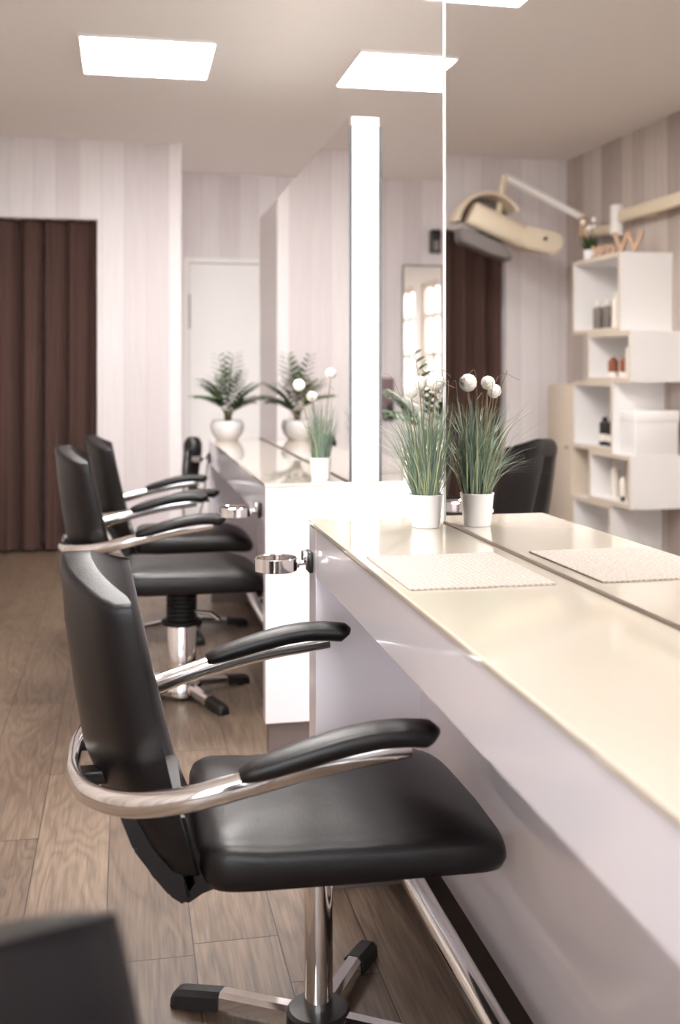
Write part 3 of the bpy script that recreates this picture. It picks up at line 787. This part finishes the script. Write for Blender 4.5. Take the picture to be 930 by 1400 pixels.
sign = thing('word_sign', 'light wooden letters standing on top of the cube shelf', 'letters', (SX1 - .06, 6.63, 2.0152), radians(180 - 52))
bmx = finish('sign_base', B(-.02, .36, -.018, .018, 0, .012, .002), M['wood'], sign)
def letter(ch, x, size):
    cu = bpy.data.curves.new('letter', 'FONT'); cu.body = ch; cu.size = size; cu.extrude = .009; cu.bevel_depth = .0008; cu.offset = .003
    cu.materials.append(M['wood'])
    tmp = bpy.data.objects.new('tmp', cu); COL.objects.link(tmp); dg = bpy.context.evaluated_depsgraph_get()
    me = bpy.data.meshes.new_from_object(tmp.evaluated_get(dg)); bpy.data.objects.remove(tmp)
    o = bpy.data.objects.new('letter', me); COL.objects.link(o); o.parent = sign; o.location = (x, 0, .0125); o.rotation_euler = (pi / 2, 0, 0)
    return o
letter('W', 0, .20); letter('o', .19, .13); letter('w', .265, .13)
sign.rotation_euler = (0, 0, radians(55)); sign.location = (SX1 - .205, 6.38, 2.0152)

# ------------------------------------------------------------------ wall mounted swing-arm processor (hood dryer)
t = thing('hood_dryer', 'ivory swing arm hood dryer hanging from the left wall near the curtain', 'hood dryer', (XL, 6.85, 2.25))
o = lambda X, Y, Z: Vector((X - XL, Y - 6.85, Z - 2.25))
bm = bmesh.new(); sweep(bm, [o(XL + .10, 6.80, 2.31), o(XL + .10, 5.2, 2.31)], .022, .042, 16, sq=.6)
for yy in (5.35, 6.5): box(bm, 0, .085, yy - 6.85 - .04, yy - 6.85 + .04, .02, .10, .004)
finish('wall_rail', bm, M['dryer'], t)
bm = lathe([(.040, -.06), (.045, -.055), (.045, .14), (.04, .145)], 24, .10, 0); finish('hinge_post', bm, M['frame'], t)
bm = sweep(bmesh.new(), [o(XL + .10, 6.86, 2.24), o(-1.80, 7.28, 2.26)], .02, .035, 14, sq=.7); finish('lower_arm', bm, M['dryer'], t)
bm = lathe([(.03, -.03), (.034, -.027), (.034, .12), (.03, .123)], 20, -1.79 - XL, 7.29 - 6.85); finish('elbow', bm, M['wood'], t)
YD = 7.40
bm = sweep(bmesh.new(), [o(-1.79, 7.30, 2.37), o(-1.245, YD, 2.66)], .016, .026, 14, sq=.7); finish('upper_arm', bm, M['frame'], t)
bm = sweep(bmesh.new(), catmull([o(-1.235, YD, 2.67), o(-1.225, YD, 2.60), o(-1.20, YD, 2.45), o(-1.17, YD, 2.33)], 5), .024, n=14); finish('drop_arm', bm, M['dryer'], t)
# hood band: a half ring seen from its side
lin = [(-1.075 - XL + .207 * 1.06 * cos(radians(4 + 150 * k / 24)), .05 + .207 * sin(radians(4 + 150 * k / 24))) for k in range(25)]
finish('hood_lining', prism(lin, 'y', YD + .03 - 6.85, YD + .05 - 6.85), M['grey'], t)
bm = bmesh.new(); rings = []
for k in range(29):
    a = radians(4 + 150 * k / 28); cx, cz = -1.075, 2.30
    rings.append([o(cx + r * cos(a) * 1.06, YD - .05 + dy, cz + r * sin(a)) for r, dy in ((.222, -.11), (.228, -.10), (.228, .11), (.222, .12), (.205, .11), (.205, -.10))])
loft(bm, rings); finish('hood_band', bm, M['dryer'], t)
# barrel
bm = sweep(bmesh.new(), [o(-.935, YD - .12, 2.375), o(-.95, YD - .12, 2.368), o(-1.315, YD - .12, 2.215), o(-1.335, YD - .12, 2.207)], .075, .085, 24, scale=lambda q: .86 if q < .1 or q > .9 else 1, sq=.7); finish('barrel', bm, M['dryer'], t)
# rounded end housing with a dark knob
pts = []
for k in range(40):
    a = 2 * pi * k / 40; cx = 1 if cos(a) > 0 else -1
    pts.append((-1.44 - XL + cx * .085 + .075 * cos(a), 2.19 - 2.25 + .078 * sin(a)))
bm = prism(pts, 'y', YD - .20 - 6.85, YD - .04 - 6.85); bmesh.ops.rotate(bm, verts=bm.verts, cent=(-1.44 - XL, YD - .12 - 6.85, -.06), matrix=Matrix.Rotation(radians(-10), 3, 'Y'))
bmesh.ops.bevel(bm, geom=[e for e in bm.edges if len(e.link_faces) == 2 and e.calc_face_angle(0) > 1], offset=.012, segments=3, affect='EDGES')
eh = finish('end_housing', bm, M['dryer'], t)
finish('knob', tube(o(-1.46, YD - .198, 2.20), o(-1.46, YD - .215, 2.20), .013), M['plastic'], eh)
bm = prism([(-.845 - XL, .02), (-.93 - XL, .005), (-1.19 - XL, -.11), (-1.23 - XL, -.205), (-1.08 - XL, -.165), (-.85 - XL, -.075)], 'y', YD - .18 - 6.85, YD - .02 - 6.85)
bmesh.ops.bevel(bm, geom=bm.edges[:], offset=.01, segments=2, affect='EDGES'); finish('heater_panel', bm, M['grey'], t)

# ------------------------------------------------------------------ things on the back wall beyond the gap
t = thing('wall_mirror', 'narrow tall mirror on the far wall reflecting bright windows', 'mirror', (2.31, YB, 0))
bm = bmesh.new(); w, z0, z1, fw = .36, .75, 2.175, .012
box(bm, 0, fw, -.022, -.001, z0, z1); box(bm, w - fw, w, -.022, -.001, z0, z1); box(bm, fw, w - fw, -.022, -.001, z0, z0 + fw); box(bm, fw, w - fw, -.022, -.001, z1 - fw, z1)
finish('frame', bm, M['bott_grey'], t, smooth=False); finish('mirror_glass', B(fw, w - fw, -.016, -.002, z0 + fw, z1 - fw), M['mirror'], t, smooth=False)
t = thing('wall_speaker', 'small black speaker high on the far wall above the narrow mirror', 'speaker', (2.545, YB, 2.275))
finish('housing', B(0, .085, -.09, -.012, 0, .195, .008), M['plastic'], t); finish('speaker_cone', lathe([(.030, 0), (.032, .002), (.026, .006)], 20, .0425, .0).copy() if False else B(.02, .065, -.094, -.0905, .02, .10, .001), M['grey'], t); finish('wall_bracket', B(.03, .055, -.0115, -.0005, .06, .13), M['bott_white'], t, smooth=False)
t = thing('wall_dispenser', 'small mauve board with a black pump dispenser on the far wall beside the white post', 'dispenser', (2.11, YB, .855))
finish('board', B(0, .125, -.03, -.001, 0, .36, .004), M['mauve'], t); finish('pump', lathe([(.02, .03), (.026, .034), (.026, .11), (.012, .125), (.010, .15)], 20, .085, -.058), M['plastic'], t)

# ------------------------------------------------------------------ daylight, camera, colour
w = bpy.data.worlds.new('daylight'); S.world = w; w.use_nodes = True
bg = w.node_tree.nodes['Background']; bg.inputs[0].default_value = (.93, .96, 1.0, 1); bg.inputs[1].default_value = 3.1
w.cycles.sampling_method = 'AUTOMATIC'

cam = bpy.data.cameras.new('camera'); co = bpy.data.objects.new('camera', cam); COL.objects.link(co); S.camera = co
yaw = atan(295 / 1500)
co.location = (0, 0, 1.27); co.rotation_euler = (pi / 2, 0, -yaw)
cam.sensor_fit = 'VERTICAL'; cam.sensor_height = 36; cam.sensor_width = 36 * 930 / 1400
cam.lens = 36 * 1500 / 1400; cam.shift_y = -192 / 1400; cam.clip_start = .02
cam.dof.use_dof = True; cam.dof.focus_distance = 2.35; cam.dof.aperture_fstop = 2.8
S.view_settings.view_transform = 'Standard'; S.view_settings.look = 'None'; S.view_settings.gamma = 1; S.view_settings.use_curve_mapping = False
S.view_settings.exposure = 1.4
S.cycles.use_denoising = True
S.cycles.max_bounces = 10; S.cycles.diffuse_bounces = 8; S.cycles.glossy_bounces = 6; S.cycles.transparent_max_bounces = 12
S.cycles.sample_clamp_indirect = 8; S.cycles.caustics_reflective = False; S.cycles.caustics_refractive = False
